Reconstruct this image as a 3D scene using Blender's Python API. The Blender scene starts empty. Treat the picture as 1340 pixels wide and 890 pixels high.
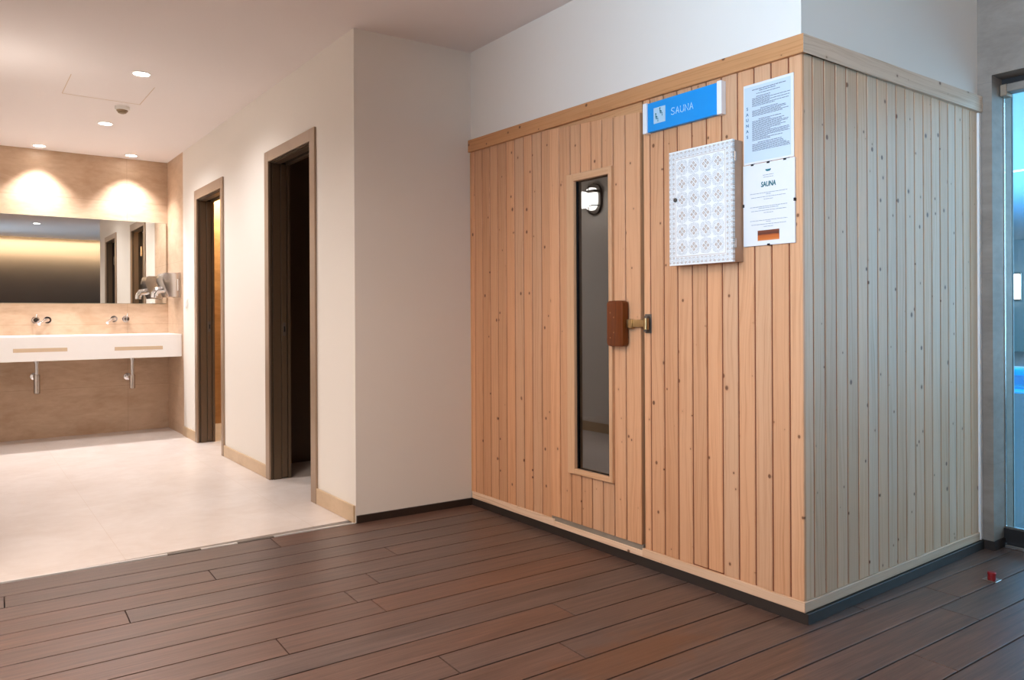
import bpy, bmesh, math, random
from mathutils import Vector, Matrix
random.seed(7)
S = bpy.context.scene
C = S.collection
PI = math.pi

# ------------------------------------------------------------------ layout (metres)
XW = 1.7385            # washroom corridor wall (faces -X)
YF, YF2 = 3.7745, 3.7321   # short wall between corridor and sauna (faces -Y)
XS = 2.4589            # sauna front (faces -X)
YN = 1.5589            # sauna side (faces -Y)
XP = 3.925             # stone wall with the glazed opening (faces -X)
ZC = 2.675             # ceiling
YB = 8.2               # washroom back wall
XL = 0.0               # washroom left wall
HX0, HY0 = -1.25, -1.1  # hall left wall / hall back wall
TH = math.radians(-2.2)  # the deck lies very slightly askew

# ------------------------------------------------------------------ materials
def lin(c):
    return tuple(((v / 12.92) if v <= 0.04045 else ((v + 0.055) / 1.055) ** 2.4) for v in c)
def rgb(r, g, b):
    return lin((r / 255, g / 255, b / 255)) + (1,)

class NT:
    def __init__(s, name):
        s.m = bpy.data.materials.new(name); s.m.use_nodes = True
        s.t = s.m.node_tree; s.n = s.t.nodes
        s.p = s.n['Principled BSDF']; s.out = s.n['Material Output']
    def new(s, typ, **kw):
        n = s.n.new(typ)
        for k, v in kw.items(): setattr(n, k, v)
        return n
    def link(s, a, b): s.t.links.new(a, b)
    def put(s, sock, v):
        if isinstance(v, bpy.types.NodeSocket): s.link(v, sock)
        else: sock.default_value = v
    def math(s, op, a, b=0.0, c=None):
        n = s.new('ShaderNodeMath', operation=op)
        s.put(n.inputs[0], a); s.put(n.inputs[1], b)
        if c is not None: s.put(n.inputs[2], c)
        return n.outputs[0]
    def mix(s, f, a, b, mode='MIX'):
        n = s.new('ShaderNodeMix', data_type='RGBA', blend_type=mode)
        s.put(n.inputs[0], f); s.put(n.inputs[6], a); s.put(n.inputs[7], b)
        return n.outputs[2]
    def ramp(s, f, stops):
        n = s.new('ShaderNodeValToRGB'); cr = n.color_ramp
        while len(cr.elements) < len(stops): cr.elements.new(0.5)
        for e, (p, c) in zip(cr.elements, stops):
            e.position = p; e.color = c
        s.put(n.inputs[0], f); return n.outputs[0]
    def comb(s, x, y, z):
        n = s.new('ShaderNodeCombineXYZ')
        for i, v in enumerate((x, y, z)): s.put(n.inputs[i], v)
        return n.outputs[0]
    def sep(s, v):
        n = s.new('ShaderNodeSeparateXYZ'); s.link(v, n.inputs[0]); return n.outputs
    def noise(s, vec, scale=1.0, detail=2.0, rough=0.5, dist=0.0):
        n = s.new('ShaderNodeTexNoise'); s.link(vec, n.inputs['Vector'])
        n.inputs['Scale'].default_value = scale; n.inputs['Detail'].default_value = detail
        n.inputs['Roughness'].default_value = rough; n.inputs['Distortion'].default_value = dist
        return n.outputs[0]
    def obj(s): return s.new('ShaderNodeTexCoord').outputs['Object']
    def pos(s): return s.new('ShaderNodeNewGeometry').outputs['Position']
    def island(s): return s.new('ShaderNodeNewGeometry').outputs['Random Per Island']
    def bump(s, h, strength=0.3, dist=0.002):
        n = s.new('ShaderNodeBump'); s.link(h, n.inputs['Height'])
        n.inputs['Strength'].default_value = strength; n.inputs['Distance'].default_value = dist
        s.link(n.outputs[0], s.p.inputs['Normal'])
    def base(s, v): s.put(s.p.inputs['Base Color'], v)
    def set(s, **kw):
        for k, v in kw.items(): s.p.inputs[k.replace('_', ' ')].default_value = v

def plain(name, col, rough=0.6, metal=0.0, var=0.05, scale=30, spec=0.5):
    t = NT(name)
    n = t.noise(t.pos(), scale, 3)
    f = t.math('MULTIPLY', t.math('SUBTRACT', n, 0.5), var * 2)
    t.base(t.mix(1.0, col, t.comb(t.math('ADD', f, 1.0), t.math('ADD', f, 1.0), t.math('ADD', f, 1.0)), 'MULTIPLY'))
    t.set(Roughness=rough, Metallic=metal, Specular_IOR_Level=spec)
    return t.m

def emit(name, col, strength):
    t = NT(name)
    t.base((0.8, 0.8, 0.8, 1)); t.set(Emission_Color=col, Emission_Strength=strength)
    return t.m

def plaster(name, col, bump=0.12):
    t = NT(name)
    p = t.pos()
    big = t.noise(p, 1.3, 3); fine = t.noise(p, 9, 4)
    f = t.math('ADD', t.math('MULTIPLY', big, 0.04), 0.975)
    t.base(t.mix(1.0, col, t.comb(f, f, f), 'MULTIPLY'))
    t.set(Roughness=0.75, Specular_IOR_Level=0.25)
    t.bump(t.math('ADD', t.math('MULTIPLY', fine, 0.4), big), bump, 0.02)
    return t.m

def pine(name, mode, light, dark, knots=True, rough=0.42):
    """mode 'v': boards stand upright (grain along Z); 'h': grain runs horizontally."""
    t = NT(name)
    o = t.sep(t.obj()); u = t.math('ADD', o[0], o[1]); v = o[2]
    if mode == 'h': u, v = v, u
    r = t.island()
    r1 = t.math('MULTIPLY', r, 91.7); r2 = t.math('MULTIPLY', r, 57.3)
    # growth-ring streaks
    wob = t.noise(t.comb(t.math('MULTIPLY', u, 4.0), t.math('MULTIPLY', v, 1.1), r1), 1.0, 3)
    st = t.noise(t.comb(t.math('ADD', t.math('MULTIPLY', u, 120.0), t.math('MULTIPLY', wob, 11.0)), t.math('MULTIPLY', v, 1.3), r1), 1.0, 3, 0.6)
    fine = t.noise(t.comb(t.math('MULTIPLY', u, 420.0), t.math('MULTIPLY', v, 9.0), r2), 1.0, 2)
    f = t.math('ADD', t.math('MULTIPLY', st, 0.75), t.math('MULTIPLY', fine, 0.25))
    col = t.ramp(f, [(0.30, dark), (0.52, light), (0.75, light)])
    # board to board tone
    rr = t.math('FRACT', t.math('MULTIPLY', r, 13.37))
    tone = t.math('ADD', t.math('MULTIPLY', rr, 0.20), 0.89)
    tone2 = t.math('ADD', t.math('MULTIPLY', t.math('FRACT', t.math('MULTIPLY', r, 7.91)), 0.14), 0.92)
    col = t.mix(1.0, col, t.comb(tone, t.math('MULTIPLY', tone, tone2), t.math('MULTIPLY', tone, t.math('MULTIPLY', tone2, tone2))), 'MULTIPLY')
    if knots:
        for sc, rad, seed in ((7.5, 0.075, 0.0), (4.2, 0.05, 31.0)):
            vo = t.new('ShaderNodeTexVoronoi', voronoi_dimensions='2D', feature='F1')
            t.link(t.comb(t.math('ADD', u, t.math('ADD', r1, seed)), t.math('MULTIPLY', t.math('ADD', v, r2), 0.8), 0.0), vo.inputs['Vector'])
            vo.inputs['Scale'].default_value = sc
            cr = t.sep(vo.outputs['Color'])
            rad_n = t.math('MULTIPLY', t.math('SUBTRACT', cr[0], 0.25), rad)
            d = t.math('SUBTRACT', vo.outputs['Distance'], rad_n)
            core = t.new('ShaderNodeMapRange', clamp=True)
            t.link(d, core.inputs[0]); core.inputs[1].default_value = -0.012; core.inputs[2].default_value = 0.010
            core.inputs[3].default_value = 0.85; core.inputs[4].default_value = 0.0
            halo = t.new('ShaderNodeMapRange', clamp=True)
            t.link(d, halo.inputs[0]); halo.inputs[1].default_value = 0.0; halo.inputs[2].default_value = 0.05
            halo.inputs[3].default_value = 0.35; halo.inputs[4].default_value = 0.0
            has = t.math('GREATER_THAN', rad_n, 0.004)
            col = t.mix(t.math('MULTIPLY', halo.outputs[0], has), col, dark)
            col = t.mix(t.math('MULTIPLY', core.outputs[0], has), col, rgb(96, 56, 36))
    t.base(col); t.set(Roughness=rough, Specular_IOR_Level=0.35)
    t.bump(f, 0.08, 0.002)
    return t.m

PL, PD = rgb(216, 165, 126), rgb(197, 142, 101)
M = {}
M['white_wall'] = plaster('white_wall_paint', rgb(230, 224, 216))
M['ceiling'] = plaster('ceiling_paint', rgb(232, 224, 221), 0.03)
M['pine_v'] = pine('pine_boards', 'v', PL, PD)
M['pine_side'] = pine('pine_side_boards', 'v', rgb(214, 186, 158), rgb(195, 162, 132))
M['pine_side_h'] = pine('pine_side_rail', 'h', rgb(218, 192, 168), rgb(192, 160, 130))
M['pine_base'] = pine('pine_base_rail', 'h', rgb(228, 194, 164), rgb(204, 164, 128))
M['pine_h'] = pine('pine_rail', 'h', PL, PD)
M['pine_trim'] = pine('pine_varnished_trim', 'h', rgb(203, 150, 104), rgb(182, 126, 78))
M['pine_plain'] = pine('pine_bead', 'v', rgb(219, 170, 128), rgb(204, 150, 106), knots=False)
M['pine_bead_h'] = pine('pine_bead_flat', 'h', rgb(219, 170, 128), rgb(204, 150, 106), knots=False)
M['groove'] = plain('groove_wood', rgb(120, 62, 30), 0.7, 0, 0.15, 12)
M['groove_side'] = plain('groove_wood_side', rgb(168, 90, 44), 0.7, 0, 0.15, 12)
M['inner_wood'] = plain('inner_wood', rgb(120, 84, 54), 0.7, 0, 0.15, 6)
M['sill'] = plain('worn_sill', rgb(150, 138, 124), 0.55, 0.2, 0.22, 18)
M['plinth'] = plain('dark_plinth', rgb(46, 37, 32), 0.5, 0, 0.15, 14)
M['skirting'] = plain('dark_skirting', rgb(44, 32, 26), 0.5, 0, 0.1, 14)
M['bronze'] = plain('bronze_lacquer', rgb(160, 138, 118), 0.38, 0.35, 0.03, 4)
M['bronze_dark'] = plain('bronze_shadow_gap', rgb(40, 33, 28), 0.6, 0.2, 0.03, 4)
M['leaf'] = plain('door_leaf_lacquer', rgb(98, 80, 62), 0.4, 0.2, 0.04, 5)
M['chrome'] = plain('chrome', rgb(225, 225, 228), 0.08, 1.0, 0.0)
M['steel'] = plain('brushed_steel', rgb(200, 192, 186), 0.24, 1.0, 0.04, 40)
M['aluminium'] = plain('aluminium_strip', rgb(226, 222, 218), 0.3, 0.35, 0.02)
M['mirror'] = plain('mirror_silver', rgb(236, 236, 232), 0.0, 1.0, 0.0)
M['mirror_edge'] = plain('mirror_edge', rgb(120, 140, 130), 0.2, 0.2, 0.0)
M['solid_white'] = plain('solid_surface_white', rgb(238, 234, 230), 0.3, 0, 0.01)
M['slot'] = plain('slot_beige', rgb(205, 180, 150), 0.6, 0, 0.03)
M['white_plastic'] = plain('white_plastic', rgb(236, 233, 228), 0.35, 0, 0.01)
M['grey_plastic'] = plain('sensor_grille', rgb(150, 128, 100), 0.5, 0.1, 0.1, 60)
M['handle_wood'] = pine('varnished_mahogany', 'v', rgb(112, 52, 8), rgb(82, 34, 4), knots=False, rough=0.28)
M['brass'] = plain('worn_brass', rgb(176, 146, 102), 0.28, 0.9, 0.12, 60)
M['dark_metal'] = plain('tarnished_metal', rgb(104, 94, 86), 0.5, 0.4, 0.15, 50)
M['screw'] = plain('worn_screw', rgb(170, 120, 84), 0.4, 0.6, 0.1, 50)
M['blue_sign'] = plain('blue_sign_face', rgb(0, 146, 226), 0.4, 0, 0.01)
M['sign_white'] = plain('sign_white', rgb(238, 238, 240), 0.4, 0, 0.01)
M['sign_pale'] = plain('sign_pale_blue', rgb(176, 208, 228), 0.45, 0, 0.01)
M['sign_letter'] = plain('sign_letter_blue_white', rgb(206, 234, 248), 0.45, 0, 0.0)
M['teal'] = plain('print_teal', rgb(28, 110, 124), 0.6, 0, 0.02)
M['teal_dark'] = plain('print_dark_teal', rgb(14, 98, 108), 0.6, 0, 0.02)
M['paper'] = plain('paper_white', rgb(226, 226, 228), 0.35, 0, 0.01)
M['paper_blue'] = plain('paper_pale_blue', rgb(200, 214, 228), 0.3, 0, 0.01)
M['ink'] = plain('print_ink', rgb(104, 110, 122), 0.6, 0, 0.02)
M['ink_blue'] = plain('print_blue_ink', rgb(64, 104, 132), 0.6, 0, 0.02)
M['ink_light'] = plain('print_ink_grey', rgb(128, 140, 154), 0.6, 0, 0.02)
M['clip'] = plain('clip_black', rgb(40, 38, 40), 0.35, 0.5, 0.02)
M['cab_side'] = plain('cabinet_side_wood', rgb(178, 142, 116), 0.5, 0, 0.12, 30)
M['red'] = plain('red_cap', rgb(140, 20, 24), 0.4, 0, 0.03)
M['black_frame'] = plain('dark_door_frame', rgb(46, 42, 42), 0.4, 0.4, 0.05)
M['cove_wall'] = plain('dark_brown_panel', rgb(88, 73, 64), 0.6, 0, 0.05, 3)
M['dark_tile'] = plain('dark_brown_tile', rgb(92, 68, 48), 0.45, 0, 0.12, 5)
M['pool_wall'] = plain('pool_hall_wall', rgb(176, 196, 200), 0.7, 0, 0.04, 2)
M['pool_floor'] = plain('pool_hall_floor', rgb(116, 122, 128), 0.5, 0, 0.08, 2)
M['basin'] = plain('pool_basin_tile', rgb(70, 190, 228), 0.4, 0, 0.04, 6)
M['void'] = plain('under_deck', rgb(10, 8, 7), 1.0, 0, 0.05)
M['lamp_disc'] = emit('downlight_diffuser', (1.0, 0.93, 0.84, 1), 20)
M['bulk_glow'] = emit('bulkhead_glass', (1.0, 0.95, 0.88, 1), 9)
M['sconce_glow'] = emit('sconce_glass', (1.0, 0.86, 0.78, 1), 3.0)
M['led'] = emit('led_strip', (1.0, 0.80, 0.46, 1), 18)
M['pool_led'] = emit('pool_led_strip', (0.75, 0.92, 1.0, 1), 3)

def travertine(name, c1, c2, tile=None, rough=0.35, joint=rgb(150, 120, 92), spec=0.5):
    t = NT(name)
    p = t.pos(); s = t.sep(p)
    st = t.comb(t.math('MULTIPLY', s[0], 1.2), t.math('MULTIPLY', s[1], 1.2), t.math('MULTIPLY', s[2], 3.0))
    n = t.noise(st, 2.2, 6, 0.62, 0.7); n2 = t.noise(st, 11, 4, 0.6)
    f = t.math('ADD', t.math('MULTIPLY', n, 0.7), t.math('MULTIPLY', n2, 0.3))
    col = t.ramp(f, [(0.34, c2), (0.62, c1)])
    if tile:
        ju = None
        for ax, size, off in tile:
            fr = t.math('FRACT', t.math('ADD', t.math('DIVIDE', s[ax], size), off))
            e = t.math('MULTIPLY', t.math('MINIMUM', fr, t.math('SUBTRACT', 1.0, fr)), size)
            j = t.math('LESS_THAN', e, 0.0016)
            ju = j if ju is None else t.math('MAXIMUM', ju, j)
        col = t.mix(t.math('MULTIPLY', ju, 0.55), col, joint)
    t.base(col); t.set(Roughness=rough, Specular_IOR_Level=spec)
    t.bump(n2, 0.04, 0.003)
    return t.m
M['tile_wall'] = travertine('beige_wall_tile', rgb(202, 174, 148), rgb(180, 150, 122), [(0, 1.2, 0.86), (2, 0.6, 0.25)], 0.4)
M['tile_floor'] = travertine('beige_floor_tile', rgb(218, 207, 200), rgb(205, 191, 181), [(0, 0.9, 0.3), (1, 0.9, 0.62)], 0.33, rgb(196, 176, 158))
M['tile_skirt'] = travertine('beige_skirting_tile', rgb(204, 178, 146), rgb(188, 160, 126), None, 0.35)
M['room_tile'] = travertine('brown_room_tile', rgb(190, 150, 102), rgb(160, 120, 76), [(0, 0.6, 0.3), (2, 0.6, 0.1)], 0.4)
M['stone'] = travertine('grey_stone', rgb(152, 138, 126), rgb(128, 115, 104), [(2, 0.9, 0.55)], 0.5, rgb(120, 112, 106))

def deck_mat():
    t = NT('brown_composite_deck')
    o = t.sep(t.obj()); r = t.island()
    r1 = t.math('MULTIPLY', r, 71.3)
    g1 = t.noise(t.comb(t.math('MULTIPLY', o[0], 2.2), t.math('MULTIPLY', o[1], 60.0), r1), 1.0, 4, 0.6)
    g2 = t.noise(t.comb(t.math('MULTIPLY', o[0], 7.0), t.math('MULTIPLY', o[1], 330.0), r1), 1.0, 3, 0.6)
    g3 = t.noise(t.comb(t.math('MULTIPLY', o[0], 1.2), t.math('MULTIPLY', o[1], 5.0), r1), 1.0, 3, 0.55)
    f = t.math('ADD', t.math('MULTIPLY', g1, 0.45), t.math('MULTIPLY', g2, 0.55))
    warm = t.ramp(f, [(0.32, rgb(72, 46, 33)), (0.68, rgb(124, 87, 69))])
    cool = t.ramp(f, [(0.32, rgb(58, 47, 43)), (0.68, rgb(104, 88, 82))])
    k = t.math('ADD', t.math('MULTIPLY', t.math('FRACT', t.math('MULTIPLY', r, 17.1)), 0.6), t.math('MULTIPLY', t.math('SUBTRACT', g3, 0.15), 0.6))
    col = t.mix(k, warm, cool)
    streak = t.noise(t.comb(t.math('MULTIPLY', o[0], 3.5), t.math('MULTIPLY', o[1], 110.0), r1), 1.0, 5, 0.7, 0.4)
    sk = t.math('ADD', t.math('MULTIPLY', streak, 1.3), 0.34)
    col = t.mix(1.0, col, t.comb(sk, sk, sk), 'MULTIPLY')
    # an old rust-brown water stain on the boards in front of the sauna
    dx = t.math('DIVIDE', t.math('SUBTRACT', o[0], 0.46), 0.42); dy = t.math('DIVIDE', t.math('ADD', o[1], 1.68), 0.17)
    dd = t.math('SQRT', t.math('ADD', t.math('MULTIPLY', dx, dx), t.math('MULTIPLY', dy, dy)))
    blot = t.noise(t.comb(t.math('MULTIPLY', o[0], 9.0), t.math('MULTIPLY', o[1], 14.0), 0.0), 1.0, 4, 0.6)
    sm = t.new('ShaderNodeMapRange', clamp=True)
    t.link(t.math('SUBTRACT', t.math('MULTIPLY', blot, 2.0), dd), sm.inputs[0]); sm.inputs[1].default_value = 0.1; sm.inputs[2].default_value = 0.6
    sm.inputs[3].default_value = 0.0; sm.inputs[4].default_value = 0.55
    col = t.mix(sm.outputs[0], col, rgb(104, 64, 36))
    t.base(col); t.set(Specular_IOR_Level=0.6)
    t.put(t.p.inputs['Roughness'], t.math('ADD', 0.30, t.math('MULTIPLY', g2, 0.2)))
    t.bump(g2, 0.25, 0.0012)
    return t.m
M['deck'] = deck_mat()

def glass_mat(name, tint, f0=0.06, power=4.5, rough=0.0):
    t = NT(name)
    t.n.remove(t.p)
    lw = t.new('ShaderNodeLayerWeight'); lw.inputs[0].default_value = 0.5
    fac = t.math('ADD', f0, t.math('MULTIPLY', t.math('POWER', lw.outputs['Facing'], power), 1.0 - f0))
    tr = t.new('ShaderNodeBsdfTransparent'); tr.inputs[0].default_value = tint
    gl = t.new('ShaderNodeBsdfGlossy'); gl.inputs[0].default_value = (1, 1, 1, 1); gl.inputs['Roughness'].default_value = rough
    mx = t.new('ShaderNodeMixShader'); t.link(fac, mx.inputs[0]); t.link(tr.outputs[0], mx.inputs[1]); t.link(gl.outputs[0], mx.inputs[2])
    t.link(mx.outputs[0], t.out.inputs[0])
    return t.m
M['glass_sauna'] = glass_mat('sauna_door_glass', (0.30, 0.31, 0.33, 1), 0.125, 4.0)
M['glass'] = glass_mat('clear_glass', (0.90, 0.96, 0.98, 1), 0.04, 5)
M['water'] = glass_mat('pool_water', (0.35, 0.85, 0.98, 1), 0.03, 12)

def lace_mat():
    """white filigree inlay door: u along -Y, v along Z in the door part's own space"""
    W, Hh = 0.3312, 0.470
    t = NT('filigree_inlay')
    o = t.sep(t.obj())
    u = t.math('ADD', t.math('MULTIPLY', o[1], -1.0 / W), 0.5)      # 0..1 left to right
    v = t.math('ADD', t.math('MULTIPLY', o[2], 1.0 / Hh), 0.5)
    vo = t.new('ShaderNodeTexVoronoi', feature='DISTANCE_TO_EDGE', voronoi_dimensions='2D')
    t.link(t.comb(t.math('MULTIPLY', u, W), t.math('MULTIPLY', v, Hh), 0), vo.inputs['Vector']); vo.inputs['Scale'].default_value = 190
    lace = t.math('LESS_THAN', vo.outputs['Distance'], 0.18)
    white, grey, beige = rgb(236, 238, 240), rgb(178, 183, 187), rgb(176, 154, 136)
    col = t.mix(lace, grey, white)
    # inner field
    fu = t.math('DIVIDE', t.math('SUBTRACT', u, 0.135), 0.73); fv = t.math('DIVIDE', t.math('SUBTRACT', v, 0.085), 0.83)
    cu = t.math('SUBTRACT', t.math('FRACT', t.math('MULTIPLY', fu, 4.0)), 0.5)
    cv = t.math('SUBTRACT', t.math('FRACT', t.math('MULTIPLY', fv, 6.0)), 0.5)
    au, av = t.math('ABSOLUTE', cu), t.math('ABSOLUTE', cv)
    dia = t.math('ADD', au, av)
    inside = t.math('MULTIPLY', t.math('MULTIPLY', t.math('GREATER_THAN', fu, 0.0), t.math('LESS_THAN', fu, 1.0)),
                    t.math('MULTIPLY', t.math('GREATER_THAN', fv, 0.0), t.math('LESS_THAN', fv, 1.0)))
    # four petals on the axes and a white saltire between them
    petal = t.math('MULTIPLY', t.math('LESS_THAN', dia, 0.29), t.math('GREATER_THAN', t.math('ABSOLUTE', t.math('SUBTRACT', au, av)), 0.055))
    petal = t.math('MULTIPLY', petal, t.math('GREATER_THAN', dia, 0.07))
    notch = t.math('LESS_THAN', t.math('ABSOLUTE', t.math('SUBTRACT', dia, 0.19)), 0.022)
    petal = t.math('MULTIPLY', petal, t.math('SUBTRACT', 1.0, notch))
    ring = t.math('MULTIPLY', t.math('GREATER_THAN', dia, 0.29), t.math('LESS_THAN', dia, 0.35))
    star = t.math('LESS_THAN', t.math('MULTIPLY', t.math('SUBTRACT', 0.5, au), t.math('SUBTRACT', 0.5, av)), 0.012)
    star = t.math('MULTIPLY', star, t.math('GREATER_THAN', dia, 0.55))
    col = t.mix(t.math('MULTIPLY', inside, ring), col, white)
    col = t.mix(t.math('MULTIPLY', inside, star), col, white)
    col = t.mix(t.math('MULTIPLY', inside, petal), col, beige)
    # border: small rosettes in a row plus frame lines
    outx = t.math('SUBTRACT', 1.0, inside)
    bu = t.math('SUBTRACT', t.math('FRACT', t.math('MULTIPLY', u, 16.0)), 0.5); bv = t.math('SUBTRACT', t.math('FRACT', t.math('MULTIPLY', v, 23.0)), 0.5)
    rad = t.math('SQRT', t.math('ADD', t.math('MULTIPLY', bu, bu), t.math('MULTIPLY', bv, bv)))
    col = t.mix(t.math('MULTIPLY', t.math('MULTIPLY', outx, t.math('LESS_THAN', rad, 0.24)), 0.55), col, beige)
    eu = t.math('MULTIPLY', t.math('SUBTRACT', t.math('ABSOLUTE', t.math('SUBTRACT', u, 0.5)), 0.375), W)
    ev = t.math('MULTIPLY', t.math('SUBTRACT', t.math('ABSOLUTE', t.math('SUBTRACT', v, 0.5)), 0.425), Hh)
    ed = t.math('ABSOLUTE', t.math('MAXIMUM', eu, ev))
    col = t.mix(t.math('LESS_THAN', ed, 0.0042), col, white)
    col = t.mix(t.math('MULTIPLY', t.math('LESS_THAN', ed, 0.0014), 0.7), col, beige)
    eo = t.math('MAXIMUM', t.math('MULTIPLY', t.math('SUBTRACT', t.math('ABSOLUTE', t.math('SUBTRACT', u, 0.5)), 0.5), W),
                t.math('MULTIPLY', t.math('SUBTRACT', t.math('ABSOLUTE', t.math('SUBTRACT', v, 0.5)), 0.5), Hh))
    col = t.mix(t.math('GREATER_THAN', eo, -0.006), col, white)
    t.base(col); t.set(Roughness=0.4)
    return t.m
M['lace'] = lace_mat()

def photo_mat():
    """printed picture of a sauna bench: orange timber with a dark back"""
    t = NT('printed_picture')
    o = t.sep(t.obj())
    v = t.math('DIVIDE', o[2], 0.039)
    n = t.noise(t.comb(t.math('MULTIPLY', o[1], 12), 0, t.math('MULTIPLY', o[2], 90)), 1.0, 3)
    k = t.math('ADD', t.math('MULTIPLY', v, 0.85), t.math('MULTIPLY', n, 0.35))
    t.base(t.ramp(k, [(0.05, rgb(225, 190, 160)), (0.25, rgb(206, 112, 44)), (0.6, rgb(180, 84, 28)), (0.72, rgb(92, 40, 24)), (1.0, rgb(120, 58, 34))]))
    t.set(Roughness=0.5)
    return t.m
M['picture'] = photo_mat()

# ------------------------------------------------------------------ mesh helpers
class MB:
    def __init__(s): s.b = bmesh.new()
    def box(s, x0, x1, y0, y1, z0, z1, bev=0.0, seg=1):
        t = bmesh.new()
        bmesh.ops.create_cube(t, size=1.0)
        for v in t.verts:
            v.co = Vector(((x0 + x1) / 2 + v.co.x * abs(x1 - x0), (y0 + y1) / 2 + v.co.y * abs(y1 - y0), (z0 + z1) / 2 + v.co.z * abs(z1 - z0)))
        if bev: bmesh.ops.bevel(t, geom=list(t.edges), offset=bev, segments=seg, affect='EDGES', profile=0.5)
        s.add(t); return s
    def add(s, t, mat=None):
        if mat is not None: bmesh.ops.transform(t, matrix=mat, verts=list(t.verts))
        me = bpy.data.meshes.new('tmp'); t.to_mesh(me); t.free(); s.b.from_mesh(me); bpy.data.meshes.remove(me)
        return s
    def hexa(s, pts):
        """8 points: bottom ring of 4, top ring of 4"""
        v = [s.b.verts.new(p) for p in pts]
        fs = [(3, 2, 1, 0), (4, 5, 6, 7), (0, 1, 5, 4), (1, 2, 6, 5), (2, 3, 7, 6), (3, 0, 4, 7)]
        nf = [s.b.faces.new([v[i] for i in f]) for f in fs]
        bmesh.ops.recalc_face_normals(s.b, faces=nf); return s
    def prism(s, poly, fn, d0, d1, bev=0.0, seg=2):
        """poly: 2-D outline; fn(a, b, d) -> 3-D point"""
        t = bmesh.new()
        a = [t.verts.new(fn(p[0], p[1], d0)) for p in poly]; b = [t.verts.new(fn(p[0], p[1], d1)) for p in poly]
        n = len(poly)
        t.faces.new(a[::-1]); t.faces.new(b)
        for i in range(n): t.faces.new((a[i], a[(i + 1) % n], b[(i + 1) % n], b[i]))
        bmesh.ops.recalc_face_normals(t, faces=list(t.faces))
        if bev:
            bs = set(b); bmesh.ops.bevel(t, geom=[e for e in t.edges if e.verts[0] in bs and e.verts[1] in bs], offset=bev, segments=seg, affect='EDGES', profile=0.5)
        s.add(t); return s
    def cyl(s, p0, p1, r0, r1=None, n=24):
        r1 = r0 if r1 is None else r1
        p0, p1 = Vector(p0), Vector(p1); d = p1 - p0
        t = bmesh.new()
        bmesh.ops.create_cone(t, cap_ends=True, cap_tris=False, segments=n, radius1=r0, radius2=r1, depth=d.length)
        m = Matrix.Translation((p0 + p1) / 2) @ d.to_track_quat('Z', 'Y').to_matrix().to_4x4()
        s.add(t, m); return s
    def tube(s, pts, r, n=12):
        pts = [Vector(p) for p in pts]; rings = []
        for i, p in enumerate(pts):
            d = (pts[min(i + 1, len(pts) - 1)] - pts[max(i - 1, 0)]).normalized()
            q = d.to_track_quat('Z', 'Y'); rr = r[i] if isinstance(r, (list, tuple)) else r
            rings.append([s.b.verts.new(p + q @ Vector((rr * math.cos(2 * PI * k / n), rr * math.sin(2 * PI * k / n), 0))) for k in range(n)])
        nf = []
        for a, b in zip(rings, rings[1:]):
            for k in range(n): nf.append(s.b.faces.new((a[k], a[(k + 1) % n], b[(k + 1) % n], b[k])))
        nf.append(s.b.faces.new(rings[0][::-1])); nf.append(s.b.faces.new(rings[-1]))
        bmesh.ops.recalc_face_normals(s.b, faces=nf); return s
    def lathe(s, prof, centre, axis, n=32):
        """prof: (radius, height) pairs along axis from centre"""
        q = Vector(axis).to_track_quat('Z', 'Y'); c = Vector(centre); rings = []
        for r, h in prof:
            rings.append([s.b.verts.new(c + q @ Vector((r * math.cos(2 * PI * k / n), r * math.sin(2 * PI * k / n), h))) for k in range(n)])
        nf = []
        for a, b in zip(rings, rings[1:]):
            for k in range(n): nf.append(s.b.faces.new((a[k], a[(k + 1) % n], b[(k + 1) % n], b[k])))
        if prof[0][0] > 1e-5: nf.append(s.b.faces.new(rings[0][::-1]))
        if prof[-1][0] > 1e-5: nf.append(s.b.faces.new(rings[-1]))
        bmesh.ops.recalc_face_normals(s.b, faces=nf); return s
    def build(s, name, mat, parent=None, loc=None, smooth=False, rotz=0.0):
        """mesh given in world space; stored relative to its thing's origin"""
        me = bpy.data.meshes.new(name)
        if parent is not None:
            r = parent
            while r.parent: r = r.parent
            off = Vector(r.location)
            if parent.parent is not None and loc is None: off = off
        else:
            if loc is None:
                xs = [v.co for v in s.b.verts]
                loc = (sum(c.x for c in xs) / len(xs), sum(c.y for c in xs) / len(xs), min(c.z for c in xs))
            off = Vector(loc)
        if not rotz: bmesh.ops.translate(s.b, vec=-off, verts=list(s.b.verts))
        s.b.to_mesh(me); s.b.free()
        if smooth:
            for f in me.polygons: f.use_smooth = True
            try: me.set_sharp_from_angle(angle=math.radians(35))
            except Exception: pass
        o = bpy.data.objects.new(name, me); C.objects.link(o)
        for m in (mat if isinstance(mat, list) else [mat]): me.materials.append(m)
        if parent is not None: o.parent = parent
        else: o.location = off; o.rotation_euler.z = rotz
        return o

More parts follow.
